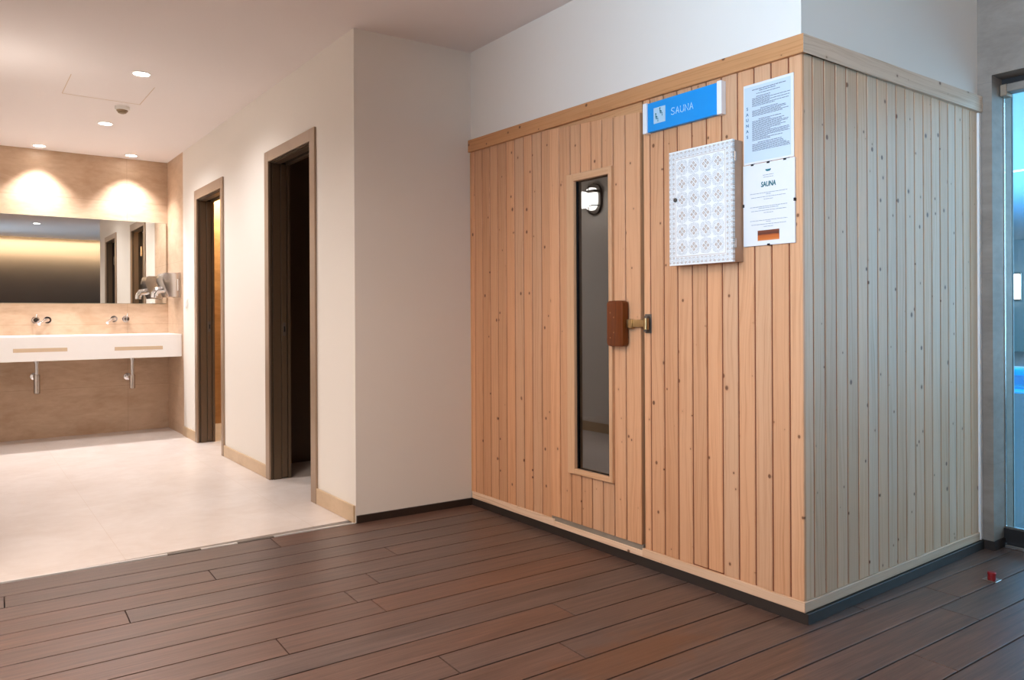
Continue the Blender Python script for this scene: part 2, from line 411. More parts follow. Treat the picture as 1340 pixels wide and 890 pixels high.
def thing(name, label, cat, loc, group=None):
    o = bpy.data.objects.new(name, None); C.objects.link(o); o.location = loc
    o.empty_display_size = 0.1
    tag(o, label, cat, group); return o
def tag(o, label, cat, group=None):
    o['label'] = label; o['category'] = cat
    if group: o['group'] = group
    return o
def struct(o, label=None):
    o['kind'] = 'structure'
    if label: o['label'] = label
    return o
def dup(root, d, label, group):
    r = root.copy(); C.objects.link(r); r.location = Vector(root.location) + Vector(d)
    r['label'] = label; r['group'] = group
    for ch in list(root.children):
        c = ch.copy(); C.objects.link(c); c.parent = r
        for g in list(ch.children):
            e = g.copy(); C.objects.link(e); e.parent = c
    return r
FX = Matrix(((0, 0, -1, 0), (-1, 0, 0, 0), (0, 1, 0, 0), (0, 0, 0, 1)))   # text plane on a surface that faces -X
def text_bm(body, size, depth=0.0006, sx=1.0, shear=0.0, offset=0.0, align='LEFT', space=1.0):
    cu = bpy.data.curves.new('lettering', 'FONT'); cu.body = body; cu.size = size; cu.extrude = depth
    cu.shear = shear; cu.offset = offset; cu.align_x = align; cu.space_character = space
    o = bpy.data.objects.new('lettering', cu); C.objects.link(o)
    dg = bpy.context.evaluated_depsgraph_get(); dg.update()
    me = bpy.data.meshes.new_from_object(o.evaluated_get(dg))
    b = bmesh.new(); b.from_mesh(me)
    bmesh.ops.scale(b, vec=(sx, 1, 1), verts=list(b.verts))
    bpy.data.objects.remove(o); bpy.data.curves.remove(cu); bpy.data.meshes.remove(me)
    return b

# ================================================================== SETTING
def wall(name, boxes, mat, label=None):
    m = MB()
    for b in boxes: m.box(*b)
    o = m.build(name, mat); struct(o, label); return o

WT = 0.125
# ---- door openings in the corridor wall: inner (clear) y0,y1 and top; outer casing y0,y1
D2 = dict(i0=4.385, i1=5.122, o0=4.302, o1=5.202, zt=2.170, zo=2.248)
D1 = dict(i0=6.284, i1=7.020, o0=6.219, o1=7.098, zt=2.150, zo=2.240)
YT = 7.56      # where white plaster gives way to wall tile
struct(MB().box(XW, XW + WT, YF + 0.12, D2['i0'] - 0.012, 0, ZC).box(XW, XW + WT, D2['i1'] + 0.012, D1['i0'] - 0.012, 0, ZC)
       .box(XW, XW + WT, D1['i1'] + 0.012, YT, 0, ZC).box(XW, XW + WT, D2['i0'] - 0.012, D2['i1'] + 0.012, D2['zt'] + 0.012, ZC)
       .box(XW, XW + WT, D1['i0'] - 0.012, D1['i1'] + 0.012, D1['zt'] + 0.012, ZC).build('wall_right', M['white_wall']), 'white plastered corridor wall with two doorways')
m = MB(); m.box(XW, XW + WT, YT, YB, 0, ZC); struct(m.build('wall_tiled', M['tile_wall']))
# short white wall between corridor corner and sauna
m = MB()
XA = XW + WT; fyw = lambda x: YF + (x - XW) * (YF2 - YF) / (XS - XW)
m.hexa([(XW, YF, 0), (XP, fyw(XP), 0), (XP, YF + 0.12, 0), (XW, YF + 0.12, 0), (XW, YF, ZC), (XP, fyw(XP), ZC), (XP, YF + 0.12, ZC), (XW, YF + 0.12, ZC)])
struct(m.build('wall_middle', M['white_wall']), 'short white wall between the corridor corner and the sauna')
wall('wall_back', [(XL - 0.1, XW + 1.6, YB, YB + 0.12, 0, ZC)], M['tile_wall'], 'beige tiled wall behind the washbasins')
wall('wall_left', [(XL - 0.12, XL, 3.86, YB, 0, ZC)], M['white_wall'])
# white wall above the sauna
UO = 0.006
struct(MB().box(XS + UO, XP, YN + UO, YN + 0.1, 2.10, ZC).box(XS + UO, XS + 0.1, YN + 0.1, YF2 + 0.005, 2.10, ZC).build('wall_upper', M['white_wall']), 'white wall above the pine sauna')
# hall shell
wall('wall_hall_left', [(HX0 - 0.1, HX0, HY0, 3.86, 0, 1.15), (HX0 - 0.1, HX0, HY0, 3.86, 2.62, ZC), (HX0 - 0.1, HX0, HY0, -0.3, 1.15, 2.62), (HX0 - 0.1, HX0, 1.2, 3.86, 1.15, 2.62)], M['white_wall'])  # unseen; opening made for the added cool fill
wall('wall_hall_end', [(HX0, XL, 3.86, 3.98, 0, ZC)], M['white_wall'])
wall('wall_hall_rear', [(HX0, XP + 0.2, HY0 - 0.12, HY0, 0, 2.86)], M['cove_wall'], 'dark brown wall with a warm cove light, seen in the mirror')
# ceiling (with a cove slot along the rear wall)
wall('ceiling', [(HX0, XP + 0.24, HY0 + 0.16, YB, ZC, ZC + 0.08)], M['ceiling'], 'white ceiling')
wall('ceiling_cove', [(HX0, XP + 0.24, HY0 - 0.12, HY0 + 0.3, 2.86, 2.9), (HX0, XP + 0.24, HY0 + 0.16, HY0 + 0.2, ZC + 0.08, 2.86)], M['ceiling'])
struct(MB().box(HX0 + 0.1, XP, HY0 + 0.11, HY0 + 0.15, ZC + 0.05, ZC + 0.07).build('trim_cove_led', M['led']))

# ---- stone wall with the glazed opening
OY1, OY0, OZ = 1.503, -0.75, 2.236
GX = 4.04
struct(MB().box(XP, XP + 0.235, OY1, YF2, 0, ZC).box(XP, XP + 0.235, OY0, OY1, OZ, ZC).box(XP, XP + 0.235, HY0, OY0, 0, ZC).build('wall_stone', M['stone']), 'grey stone pier and lintel round the glass wall')
m = MB(); m.box(XP - 0.004, XP + 0.12, OY1 - 0.006, YN - 0.004, 0, 0.043); struct(m.build('baseboard_stone', M['skirting']))
w1 = MB()
w1.box(GX, GX + 0.05, OY0, OY1, 0.018, 0.088).box(GX, GX + 0.05, OY0, OY1, 2.205, OZ).box(GX, GX + 0.05, OY0, OY0 + 0.03, 0.088, 2.205)
w1 = struct(w1.build('window_1', M['black_frame']), 'frameless glass wall between sauna hall and pool')
MB().box(GX + 0.012, GX + 0.024, OY0, OY1 - 0.004, 0.088, 2.205).build('glass_pane', M['glass'], w1)
MB().box(GX + 0.006, GX + 0.03, OY0, OY1 - 0.004, 0.086, 0.096).box(GX + 0.012, GX + 0.024, OY1 - 0.0038, OY1 - 0.001, 0.09, 2.15).build('edge_strip', M['steel'], w1)
MB().box(GX - 0.03, GX + 0.04, OY0, OY1 - 0.03, 2.165, 2.203, 0.003).build('sliding_track', M['stone'], w1)
MB().box(GX - 0.028, GX + 0.038, OY1 - 0.03, OY1 - 0.001, 2.150, 2.205, 0.003).build('track_end', M['bronze'], w1)
MB().box(GX - 0.035, GX + 0.01, OY0, OY1 - 0.012, 0.0, 0.018, 0.003).build('sill_strip', M['steel'], w1)

# ---- deck
cut = [(.155, 3.62), (.516, 3.136), (.894, 3.41), (.889, 2.51), (1.265, 2.79), (1.663, 3.233), (1.27, 2.05), (1.651, 1.87), (2.76, 1.53), (1.272, 3.68)]
PITCH, GAP = 0.1465, 0.0062
ct, st_ = math.cos(TH), math.sin(TH)
def to_loc(x, y): dx, dy = x - 1.4, y - 3.454; return dx * ct + dy * st_, -dx * st_ + dy * ct
cuts = {}
for x, y in cut:
    lx, ly = to_loc(x, y); cuts.setdefault(math.floor(ly / PITCH), []).append(lx)
m = MB()
def yi(n): return n * PITCH
for n in range(-31, 2):
    ya, yb = yi(n) + GAP / 2, yi(n + 1) - GAP / 2
    if n == 1: yb = to_loc(1.4, 3.780)[1]
    cs = sorted(cuts.get(n, []))
    base = cs[0] if cs else random.uniform(-4.5, -2.2)
    xs_ = [x for x in [base - 4.4, base - 2.2] if x > -4.7 and not any(abs(x - c) < 0.9 for c in cs)] + (cs if cs else [base])
    x = xs_[-1] + 2.3 + random.random() * 0.3
    while x < 2.7: xs_.append(x); x += 2.3 + random.random() * 0.3
    xs_ = [-4.75] + sorted(xs_) + [2.9]
    for a, b in zip(xs_, xs_[1:]):
        if b - a < 0.02: continue
        m.box(a + 0.002, b - 0.002, ya, yb, -0.024, 0.0, 0.0006)
deck = m.build('floor_deck', M['deck'], loc=(1.4, 3.454, 0), rotz=TH)
struct(deck, 'dark brown composite deck boards')
struct(MB().box(HX0, XP + 0.3, HY0, 3.95, -0.06, -0.026).build('floor_underlay', M['void']))
# ---- tiled floor, up to the metal threshold
def thr(x): return 3.787 + (x - 1.7244) * math.tan(TH)
m = MB(); x0, x1 = XL - 0.1, 3.4
m.hexa([(x0, thr(x0), -0.022), (x1, thr(XW) + 0.06, -0.022), (x1, YB + 0.1, -0.022), (x0, YB + 0.1, -0.022), (x0, thr(x0), 0), (x1, thr(XW) + 0.06, 0), (x1, YB + 0.1, 0), (x0, YB + 0.1, 0)])
struct(m.build('floor_tile', M['tile_floor']), 'pale beige tiled washroom floor')
def strip(xa, xb, w0, w1, z, mat, name):
    mm = MB(); mm.hexa([(xa, thr(xa) + w0, -0.02), (xb, thr(xb) + w0, -0.02), (xb, thr(xb) + w1, -0.02), (xa, thr(xa) + w1, -0.02),
                        (xa, thr(xa) + w0, z), (xb, thr(xb) + w0, z), (xb, thr(xb) + w1, z), (xa, thr(xa) + w1, z)])
    return struct(mm.build(name, mat))
strip(XL, 0.80, -0.010, 0.004, 0.0035, M['aluminium'], 'trim_threshold')
strip(0.95, 1.12, -0.010, 0.004, 0.0015, M['aluminium'], 'trim_threshold')
strip(1.30, XW - 0.002, -0.010, 0.004, 0.0025, M['aluminium'], 'trim_threshold')
strip(0.80, 0.95, -0.010, 0.012, 0.0008, M['dark_metal'], 'trim_threshold_gap')
strip(1.12, 1.30, -0.010, 0.012, 0.0008, M['dark_metal'], 'trim_threshold_gap')

# ---- skirtings
def ramp_box(m, xa, xb, off, z1):
    fy = lambda x: YF + (x - XW) * (YF2 - YF) / (XS - XW)
    m.hexa([(xa, fy(xa) - off, 0), (xb, fy(xb) - off, 0), (xb, fy(xb), 0), (xa, fy(xa), 0), (xa, fy(xa) - off, z1), (xb, fy(xb) - off, z1), (xb, fy(xb), z1), (xa, fy(xa), z1)])
    return m
struct(ramp_box(MB(), XW + 0.002, XS, 0.012, 0.040).build('baseboard_middle', M['skirting']))
SK = 0.012
struct(MB().box(XW - SK, XW, YF + 0.008, D2['o0'], 0, 0.094, 0.002).build('baseboard_right', M['tile_skirt']))
struct(MB().box(XW - SK, XW, D2['o1'], D1['o0'], 0, 0.090, 0.002).build('baseboard_right_middle', M['tile_skirt']))
struct(MB().box(XW - SK, XW, D1['o1'], YT, 0, 0.090, 0.002).build('baseboard_right_far', M['tile_skirt']))
struct(MB().box(XL, XL + SK, 3.86, YB, 0, 0.09, 0.002).build('baseboard_left', M['tile_skirt']))

# ---- doors with bronze casings and pocket leaves
def doorway(d, nm, label):
    cz = d['zo']; t = 0.014
    m = MB()
    m.box(XW - t, XW, d['o0'], d['i0'] - 0.004, 0, cz, 0.0015).box(XW - t, XW, d['i1'] + 0.004, d['o1'], 0, cz, 0.0015).box(XW - t, XW, d['i0'] - 0.004, d['i1'] + 0.004, d['zt'] + 0.006, cz, 0.0015)
    r = struct(m.build(nm, M['bronze']), label)
    j = MB()
    for a, b, s in ((0.004, 0.010, 0.0), (0.016, 0.068, 0.004)):
        j.box(XW + a, XW + b, d['i0'] - 0.012, d['i0'] + s, 0, d['zt'] - s).box(XW + a, XW + b, d['i1'] - s, d['i1'] + 0.012, 0, d['zt'] - s).box(XW + a, XW + b, d['i0'] - 0.012, d['i1'] + 0.012, d['zt'] - s, d['zt'] + 0.012)
    j.box(XW + 0.112, XW + WT + 0.012, d['i0'] - 0.012, d['i0'] + 0.004, 0, d['zt'] - 0.004).box(XW + 0.116, XW + WT + 0.012, d['i1'] - 0.004, d['i1'] + 0.012, 0, d['zt'] - 0.004)
    j.box(XW + 0.112, XW + WT + 0.012, d['i0'] - 0.012, d['i1'] + 0.012, d['zt'] - 0.004, d['zt'] + 0.012)
    j.build('jamb_lining', M['leaf'], r)
    MB().box(XW, XW + 0.13, d['i1'] + 0.008, d['i1'] + 0.013, 0, d['zt'] + 0.012).box(XW, XW + 0.13, d['i0'] - 0.013, d['i0'] - 0.008, 0, d['zt'] + 0.012).box(XW, XW + 0.13, d['i0'], d['i1'], d['zt'] + 0.008, d['zt'] + 0.013).build('shadow_gap', M['bronze_dark'], r)
    lf = MB().box(XW + 0.073, XW + 0.111, d['i1'] - 0.006, d['i1'] + 0.007, 0.008, d['zt'] - 0.002, 0.002).build('sliding_door_edge', M['leaf'], r)
    zl = 1.03
    MB().box(XW + 0.082, XW + 0.102, d['i1'] - 0.009, d['i1'] - 0.005, zl - 0.045, zl + 0.045, 0.002).build('latch_plate', M['dark_metal'], lf)
    MB().box(XW + 0.087, XW + 0.097, d['i1'] - 0.0105, d['i1'] - 0.006, zl - 0.018, zl + 0.02, 0.001).build('latch_slot', M['clip'], lf)
    # inward guide block at the head, seen from behind in the mirror
    MB().box(XW + 0.08, XW + 0.1, d['i0'] + 0.02, d['i0'] + 0.05, 1.86, 1.98, 0.003).build('strike_plate', M['steel'], r)
    return r
doorway(D2, 'door_1', 'nearer doorway with bronze casing and dark room behind')
doorway(D1, 'door_2', 'farther doorway with bronze casing and a warmly lit tiled room behind')
# rooms behind the doorways
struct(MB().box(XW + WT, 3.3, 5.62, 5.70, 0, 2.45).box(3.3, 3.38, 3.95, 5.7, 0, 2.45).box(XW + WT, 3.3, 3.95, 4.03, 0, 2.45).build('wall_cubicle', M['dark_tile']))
struct(MB().box(XW + WT, 3.38, 3.95, 5.7, 2.45, 2.5).box(XW + WT, 3.3, 5.75, YB, 2.45, 2.5).build('ceiling_rooms', M['ceiling']))
struct(MB().box(XW + WT, 3.2, YB - 0.02, YB + 0.02, 0, 2.45).box(2.9, 2.98, 5.75, YB, 0, 2.45).box(XW + WT, 2.9, 5.75, 5.8, 0, 2.45).build('wall_shower', M['room_tile']))

# ---- ceiling access hatch outline
m = MB(); a, b, c, d = 0.605, 1.10, 5.545, 6.055; g = 0.004
m.box(a, a + g, c, d, ZC - 0.0012, ZC + 0.01).box(b - g, b, c, d, ZC - 0.0012, ZC + 0.01).box(a, b, d - g, d, ZC - 0.0012, ZC + 0.01)
hatch = m.build('trim_hatch', M['slot']); struct(hatch, 'seam of the ceiling access hatch')

# ================================================================== SAUNA CABIN
sauna = thing('sauna_cabin', 'pine boarded sauna cabin with glazed door standing in the corner on the deck', 'sauna', (XS, YN, 0))
ztop = lambda y: 2.1244 + (y - YN) * (2.1524 - 2.1244) / (YF2 - YN)      # the head trim is not quite level
zhead = lambda y: 2.0562 + (y - YN) * (2.0814 - 2.0562) / (YF2 - YN)
ZPB, ZBB = 0.0803, 0.0414
fj = [3.7338, 3.687, 3.6089, 3.5307, 3.454, 3.3744, 3.2958, 3.2169, 3.1423, 3.0635, 2.9866]
rj = [2.3410, 2.2996, 2.2215, 2.145, 2.0666, 1.9912, 1.9154, 1.8392, 1.7634, 1.6887, 1.6148, YN]
dj = [2.9866, 2.908, 2.8247, 2.749, 2.6729, 2.5973, 2.5217, 2.4447, 2.3520]
G = 0.0056
def planks_x(m, joints, x0, x1, z0, zf, ch=0.0028, holes=None, last=0, lift=None):
    """boards on a face at x0 (front, faces -X); joints along descending y; outline has chamfered long edges"""
    for i, (a, b) in enumerate(zip(joints, joints[1:])):
        ya, yb = a - G / 2, b + G / 2
        if i == len(joints) - 2 and last: yb = b
        for z_a, z_b in ((z0, None),):
            segs = [(z0, zf)]
            if holes:
                hy0, hy1, hz0, hz1 = holes
                if ya > hy0 + 0.01 and yb < hy1 - 0.01: segs = [(z0, lambda y: hz0), (hz1, zf)]
            for za, zb in segs:
                zfa = zb(ya) if callable(zb) else zb; zfb = zb(yb) if callable(zb) else zb
                prof = [(x1, ya), (x0 + ch, ya), (x0, ya - ch), (x0, yb + ch), (x0 + ch, yb), (x1, yb)]
                if lift and i in lift: za = za + 0.005
                lo = [m.b.verts.new((p[0], p[1], za)) for p in prof]
                hi = [m.b.verts.new((p[0], p[1], zfa + (zfb - zfa) * (ya - p[1]) / (ya - yb))) for p in prof]
                nf = [m.b.faces.new(lo), m.b.faces.new(hi[::-1])]
                for k in range(6): nf.append(m.b.faces.new((lo[k], lo[(k + 1) % 6], hi[(k + 1) % 6], hi[k])))
                bmesh.ops.recalc_face_normals(m.b, faces=nf)
FD = 0.013
m = MB(); planks_x(m, fj, XS, XS + FD, ZPB + 0.001, lambda y: zhead(y) + 0.004)
m.build('front_cladding', M['pine_v'], sauna)
m = MB(); planks_x(m, rj, XS, XS + FD, ZPB + 0.001, lambda y: zhead(y) + 0.004, last=1, lift=(4, 5))
m.build('front_cladding', M['pine_v'], sauna)
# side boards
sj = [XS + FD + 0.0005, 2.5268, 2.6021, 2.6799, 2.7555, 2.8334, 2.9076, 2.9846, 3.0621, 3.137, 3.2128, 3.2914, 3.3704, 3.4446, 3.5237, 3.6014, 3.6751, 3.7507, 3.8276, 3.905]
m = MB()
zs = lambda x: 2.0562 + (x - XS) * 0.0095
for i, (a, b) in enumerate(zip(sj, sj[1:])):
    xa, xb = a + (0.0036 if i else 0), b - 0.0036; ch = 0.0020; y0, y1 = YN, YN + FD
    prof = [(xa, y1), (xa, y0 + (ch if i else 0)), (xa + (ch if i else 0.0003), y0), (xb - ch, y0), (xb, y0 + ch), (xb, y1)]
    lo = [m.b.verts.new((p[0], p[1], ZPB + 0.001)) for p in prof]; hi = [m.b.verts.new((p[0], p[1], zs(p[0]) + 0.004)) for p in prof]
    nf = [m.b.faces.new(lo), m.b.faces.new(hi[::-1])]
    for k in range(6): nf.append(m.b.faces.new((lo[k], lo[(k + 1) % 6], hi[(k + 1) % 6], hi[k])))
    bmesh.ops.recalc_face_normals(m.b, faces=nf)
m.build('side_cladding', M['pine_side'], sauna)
# tongue layer seen in the grooves, carcass behind
MB().box(XS + 0.0042, XS + 0.030, 2.99, YF2 - 0.004, ZPB, 2.08).box(XS + 0.0042, XS + 0.030, YN + 0.012, 2.340, ZPB, 2.06).build('tongue_layer', M['groove'], sauna)
MB().box(XS + 0.014, XP, YN + 0.0028, YN + 0.03, ZPB, 2.06).build('tongue_layer', M['groove_side'], sauna)
MB().box(XS + 0.03, XS + 0.06, YN + 0.03, 2.335, 0.03, 2.11).box(XS + 0.03, XS + 0.06, 2.995, YF2 - 0.006, 0.03, 2.11).box(XS + 0.03, XS + 0.06, 2.335, 2.995, 2.045, 2.11).box(XS + 0.03, XP, YN + 0.03, YN + 0.06, 0.03, 2.11).box(XS + 0.03, XP, YN + 0.03, YF2 - 0.02, 2.09, 2.12).build('carcass', M['inner_wood'], sauna)
MB().box(3.2, XP, YN + 0.1, YF2 - 0.1, 0.42, 0.46, 0.004).box(3.2, 3.24, YN + 0.1, YF2 - 0.1, 0.03, 0.42).build('bench', M['inner_wood'], sauna)
# head trim: front, and paler side board with return end
def trim_front():
    m = MB(); t = 0.016
    ya, yb = YF2 - 0.001, YN - t
    m.hexa([(XS - t, yb, zhead(YN)), (XS + 0.012, yb, zhead(YN)), (XS + 0.012, ya, zhead(ya)), (XS - t, ya, zhead(ya)),
            (XS - t, yb, ztop(YN)), (XS + 0.012, yb, ztop(YN)), (XS + 0.012, ya, ztop(ya)), (XS - t, ya, ztop(ya))])
    bmesh.ops.bevel(m.b, geom=list(m.b.edges), offset=0.0018, segments=1, affect='EDGES'); return m
trim_front().build('head_trim', M['pine_trim'], sauna)
zst = lambda x: 2.1224 + (x - XS) * 0.0150; zsb = lambda x: 2.0558 + (x - XS) * 0.0095
m = MB(); t = 0.016; xa, xb = XS - t + 0.0005, XP - 0.001
m.hexa([(xa, YN - t - 0.0006, zsb(xa)), (xb, YN - t - 0.0006, zsb(xb)), (xb, YN + 0.012, zsb(xb)), (xa, YN - t, zsb(xa)),
        (xa, YN - t - 0.0006, zst(xa)), (xb, YN - t - 0.0006, zst(xb)), (xb, YN + 0.012, zst(xb)), (xa, YN - t, zst(xa))])
m.build('head_trim', M['pine_side_h'], sauna)
MB().box(XP - 0.024, XP - 0.001, YN - 0.010, YN + 0.02, 0.043, zsb(XP) - 0.002, 0.002).build('corner_batten', M['solid_white'], sauna)
MB().box(XS - 0.003, XS + 0.012, YF2 - 0.016, YF2 - 0.002, ZPB, 2.075, 0.001).build('corner_batten', M['pine_plain'], sauna)
# base rail and plinth
bt = 0.006
m = MB(); m.box(XS - bt, XS + 0.014, YN - bt, 2.352, ZBB, ZPB, 0.002).box(XS - bt, XS + 0.014, 2.352, 2.962, ZBB, 0.069, 0.002).box(XS - bt, XS + 0.014, 2.962, YF2 - 0.012, ZBB, ZPB, 0.002).build('base_rail', M['pine_base'], sauna)
m = MB(); m.box(XS - bt + 0.0006, XP - 0.026, YN - bt - 0.0006, YN + 0.013, ZBB + 0.0003, ZPB - 0.0003, 0.002).build('base_rail', M['pine_side_h'], sauna)
MB().box(XS - 0.004, XS + 0.02, YN - 0.004, YF2 - 0.012, 0.0, ZBB).build('plinth', M['plinth'], sauna)
MB().box(XS - 0.0035, XP - 0.005, YN - 0.017, YN + 0.02, 0.0, ZBB - 0.001, 0.0015).build('plinth', M['plinth'], sauna)
# ---- door
DX = 0.020     # the leaf stands proud of the front
dz0, dz1 = 0.094, 2.0205
dztop = lambda y: 2.0187 + (y - 2.3492) * (2.066 - 2.0187) / 0.6374
dzbot = 0.0955
door = MB()
hole = (2.5380, 2.7830, 0.352, 1.786)
planks_x(door, dj, XS - DX + 0.012, XS - DX + 0.030, dzbot, lambda y: dztop(y), holes=None if False else (2.5265, 2.832, 0.345, 1.8065))
dleaf = door.build('door', M['pine_v'], sauna)
# solid core with window opening
hy0, hy1, hz0, hz1 = 2.535, 2.788, 0.36, 1.778
MB().box(XS - DX + 0.021, XS + 0.022, 2.3535, hy0, dzbot + 0.004, 2.015).box(XS - DX + 0.021, XS + 0.022, hy1, 2.984, dzbot + 0.004, 2.055).box(XS - DX + 0.021, XS + 0.022, hy0, hy1, dzbot + 0.004, hz0).box(XS - DX + 0.021, XS + 0.022, hy0, hy1, hz1, 2.03).build('door_core', M['groove'], dleaf)
MB().box(XS - DX + 0.010, XS + 0.022, 2.3500, 2.3565, dzbot, 2.0185, 0.002).build('door_edge_lipping', M['pine_plain'], dleaf)
# glazing bead frame (mitred look: four bars with eased edges)
oy0, oy1, oz0, oz1 = 2.5185, 2.8350, 0.339, 1.8085
bx0, bx1 = XS - DX - 0.004, XS - DX + 0.022
for a, b in ((oy0, hy0 + 0.006), (hy1 - 0.006, oy1)): MB().box(bx0, bx1, a, b, oz0, oz1, 0.004, 2).build('glazing_bead', M['pine_plain'], dleaf)
MB().box(bx0 + 0.0005, bx1, oy0 + 0.001, oy1 - 0.001, oz0 + 0.0005, hz0 + 0.006, 0.004, 2).build('glazing_bead', M['pine_bead_h'], dleaf)
MB().box(bx0 + 0.0005, bx1, oy0 + 0.001, oy1 - 0.001, hz1 - 0.006, oz1 - 0.0005, 0.004, 2).build('glazing_bead', M['pine_bead_h'], dleaf)
MB().box(XS + 0.004, XS + 0.010, hy0 - 0.004, hy1 + 0.004, hz0 - 0.004, hz1 + 0.004).build('glass_pane', M['glass_sauna'], dleaf)
MB().box(XS - 0.006, XS + 0.004, hy0, hy0 + 0.004, hz0, hz1).box(XS - 0.006, XS + 0.004, hy1 - 0.006, hy1, hz0, hz1).box(XS - 0.006, XS + 0.004, hy0, hy1, hz0, hz0 + 0.006).box(XS - 0.006, XS + 0.004, hy0, hy1, hz1 - 0.004, hz1).build('glazing_seal', M['clip'], dleaf)
# recess round the door: worn sill and head rebate
MB().box(XS - 0.001, XS + 0.03, 2.347, 2.985, 0.066, 0.0950).build('door_sill', M['sill'], sauna)
MB().box(XS + 0.003, XS + 0.03, 2.347, 2.99, 2.018, 2.0875).build('door_head_rebate', M['pine_trim'], sauna)
# handle: varnished block on a stem, with a roller latch on the frame
hb = MB()
y0, y1, z0, z1 = 2.418, 2.533, 0.975, 1.183
def rrect(a0, a1, b0, b1, r, n=5):
    pts = []
    for cx, cy, s in ((a1 - r, b1 - r, 0), (a0 + r, b1 - r, 90), (a0 + r, b0 + r, 180), (a1 - r, b0 + r, 270)):
        for k in range(n + 1):
            an = math.radians(s + 90 * k / n); pts.append((cx + r * math.cos(an), cy + r * math.sin(an)))
    return pts
hb.prism(rrect(y0, y1 - 0.012, z0, z1, 0.018), lambda a, b, d: (d, a, b), XS - DX - 0.0, XS - DX - 0.034, 0.006, 2)
hnd = hb.build('door_handle', M['handle_wood'], dleaf, smooth=True)
for yy, zz in ((2.4965, 1.128), (2.474, 1.107), (2.474, 1.038), (2.4965, 1.014)):
    MB().cyl((XS - DX - 0.0335, yy, zz), (XS - DX - 0.0352, yy, zz), 0.0036, 0.003, 12).build('handle_screw', M['screw'], dleaf)
lt = MB(); zc_ = 1.077
lt.box(XS - 0.036, XS - 0.012, 2.378, 2.414, zc_ - 0.020, zc_ + 0.022, 0.004, 2).box(XS - 0.032, XS - 0.016, 2.300, 2.392, zc_ - 0.014, zc_ + 0.020, 0.004, 2)
lt.cyl((XS - 0.024, 2.303, zc_ - 0.024), (XS - 0.024, 2.303, zc_ + 0.026), 0.012, None, 18)
lt.build('roller_latch', M['brass'], dleaf, smooth=True)
MB().box(XS - 0.003, XS, 2.292, 2.330, zc_ - 0.040, zc_ + 0.044, 0.001).box(XS - 0.024, XS, 2.302, 2.320, zc_ - 0.034, zc_ - 0.025, 0.002).box(XS - 0.020, XS, 2.302, 2.320, zc_ + 0.027, zc_ + 0.036, 0.002).build('latch_keeper', M['dark_metal'], sauna)

# ================================================================== THINGS ON THE SAUNA FRONT
# ---- blue sign
sg = thing('sauna_sign', 'blue sign with white end caps above the wall cabinet on the sauna front', 'sign', (XS - 0.014, 2.10, 1.915))
zt_, zb_ = 2.038, 1.912
MB().box(XS - 0.024, XS - 0.002, 1.914, 2.288, zb_, zt_, 0.001).build('sign_panel', M['blue_sign'], sg)
for ya, yb in ((2.2885, 2.3125), (1.8905, 1.9135)):
    MB().box(XS - 0.030, XS - 0.001, ya, yb, zb_ - 0.003, zt_ + 0.003, 0.0015).build('end_cap', M['sign_white'], sg)
xf = XS - 0.0245
pic = MB().box(xf - 0.0006, xf + 0.001, 2.186, 2.252, 1.942, 2.010).build('pictogram', M['sign_pale'], sg)
pg = MB()
def tubes(m, strokes, x, r, flat=0.0006):
    for st in strokes:
        m.tube([(x, a, b) for a, b in st], r, 8)
# two seated figures on a stepped bench (y decreases to the right)
def fig(y, z, s):
    return [[(y, z + 0.016 * s), (y - 0.003 * s, z), (y - 0.013 * s, z), (y - 0.013 * s, z - 0.012 * s)], [(y - 0.001 * s, z + 0.011 * s), (y - 0.010 * s, z + 0.006 * s)]]
tubes(pg, fig(2.216, 1.982, 1.0) + fig(2.240, 1.962, 1.0), xf - 0.0006, 0.0022)
for yy, zz in ((2.2155, 2.003), (2.2395, 1.983)): pg.cyl((xf - 0.0003, yy, zz), (xf - 0.0022, yy, zz), 0.0034, None, 14)
pg.build('pictogram_figures', M['teal'], pic)
lm = MB()
lets = {'S': [[(1.0, .86), (.85, .97), (.5, 1.0), (.15, .93), (.05, .76), (.2, .6), (.5, .5), (.85, .4), (.98, .22), (.85, .06), (.5, 0), (.15, .04), (0, .16)]],
        'A': [[(0, 0), (.5, 1), (1, 0)], [(.2, .36), (.8, .36)]],
        'U': [[(0, 1), (0, .3), (.12, .08), (.5, 0), (.88, .08), (1, .3), (1, 1)]],
        'N': [[(0, 0), (0, 1), (1, 0), (1, 1)]]}
def stroke_word(m, word, y, z, h, w, gap, r, x):
    for ch in word:
        for st in lets[ch]: m.tube([(x, y - a * w, z + b * h) for a, b in st], r, 6)
        y -= w + gap
stroke_word(lm, 'SAUNA', 2.152, 1.9605, 0.028, 0.0175, 0.0072, 0.0015, xf - 0.0009)
lm.build('sign_lettering', M['sign_letter'], sg)

# ---- filigree wall cabinet
cy0, cy1, cz0, cz1, cd = 1.8118, 2.130, 1.320, 1.790, 0.066
cab = thing('wall_cabinet', 'small wall cabinet with white filigree door hung below the blue sign', 'cabinet', (XS - cd / 2, (cy0 + cy1) / 2, cz0))
MB().box(XS - cd + 0.014, XS - 0.0005, cy0 + 0.001, cy1 - 0.001, cz0 + 0.001, cz1 - 0.001, 0.001).build('cabinet_body', M['cab_side'], cab)
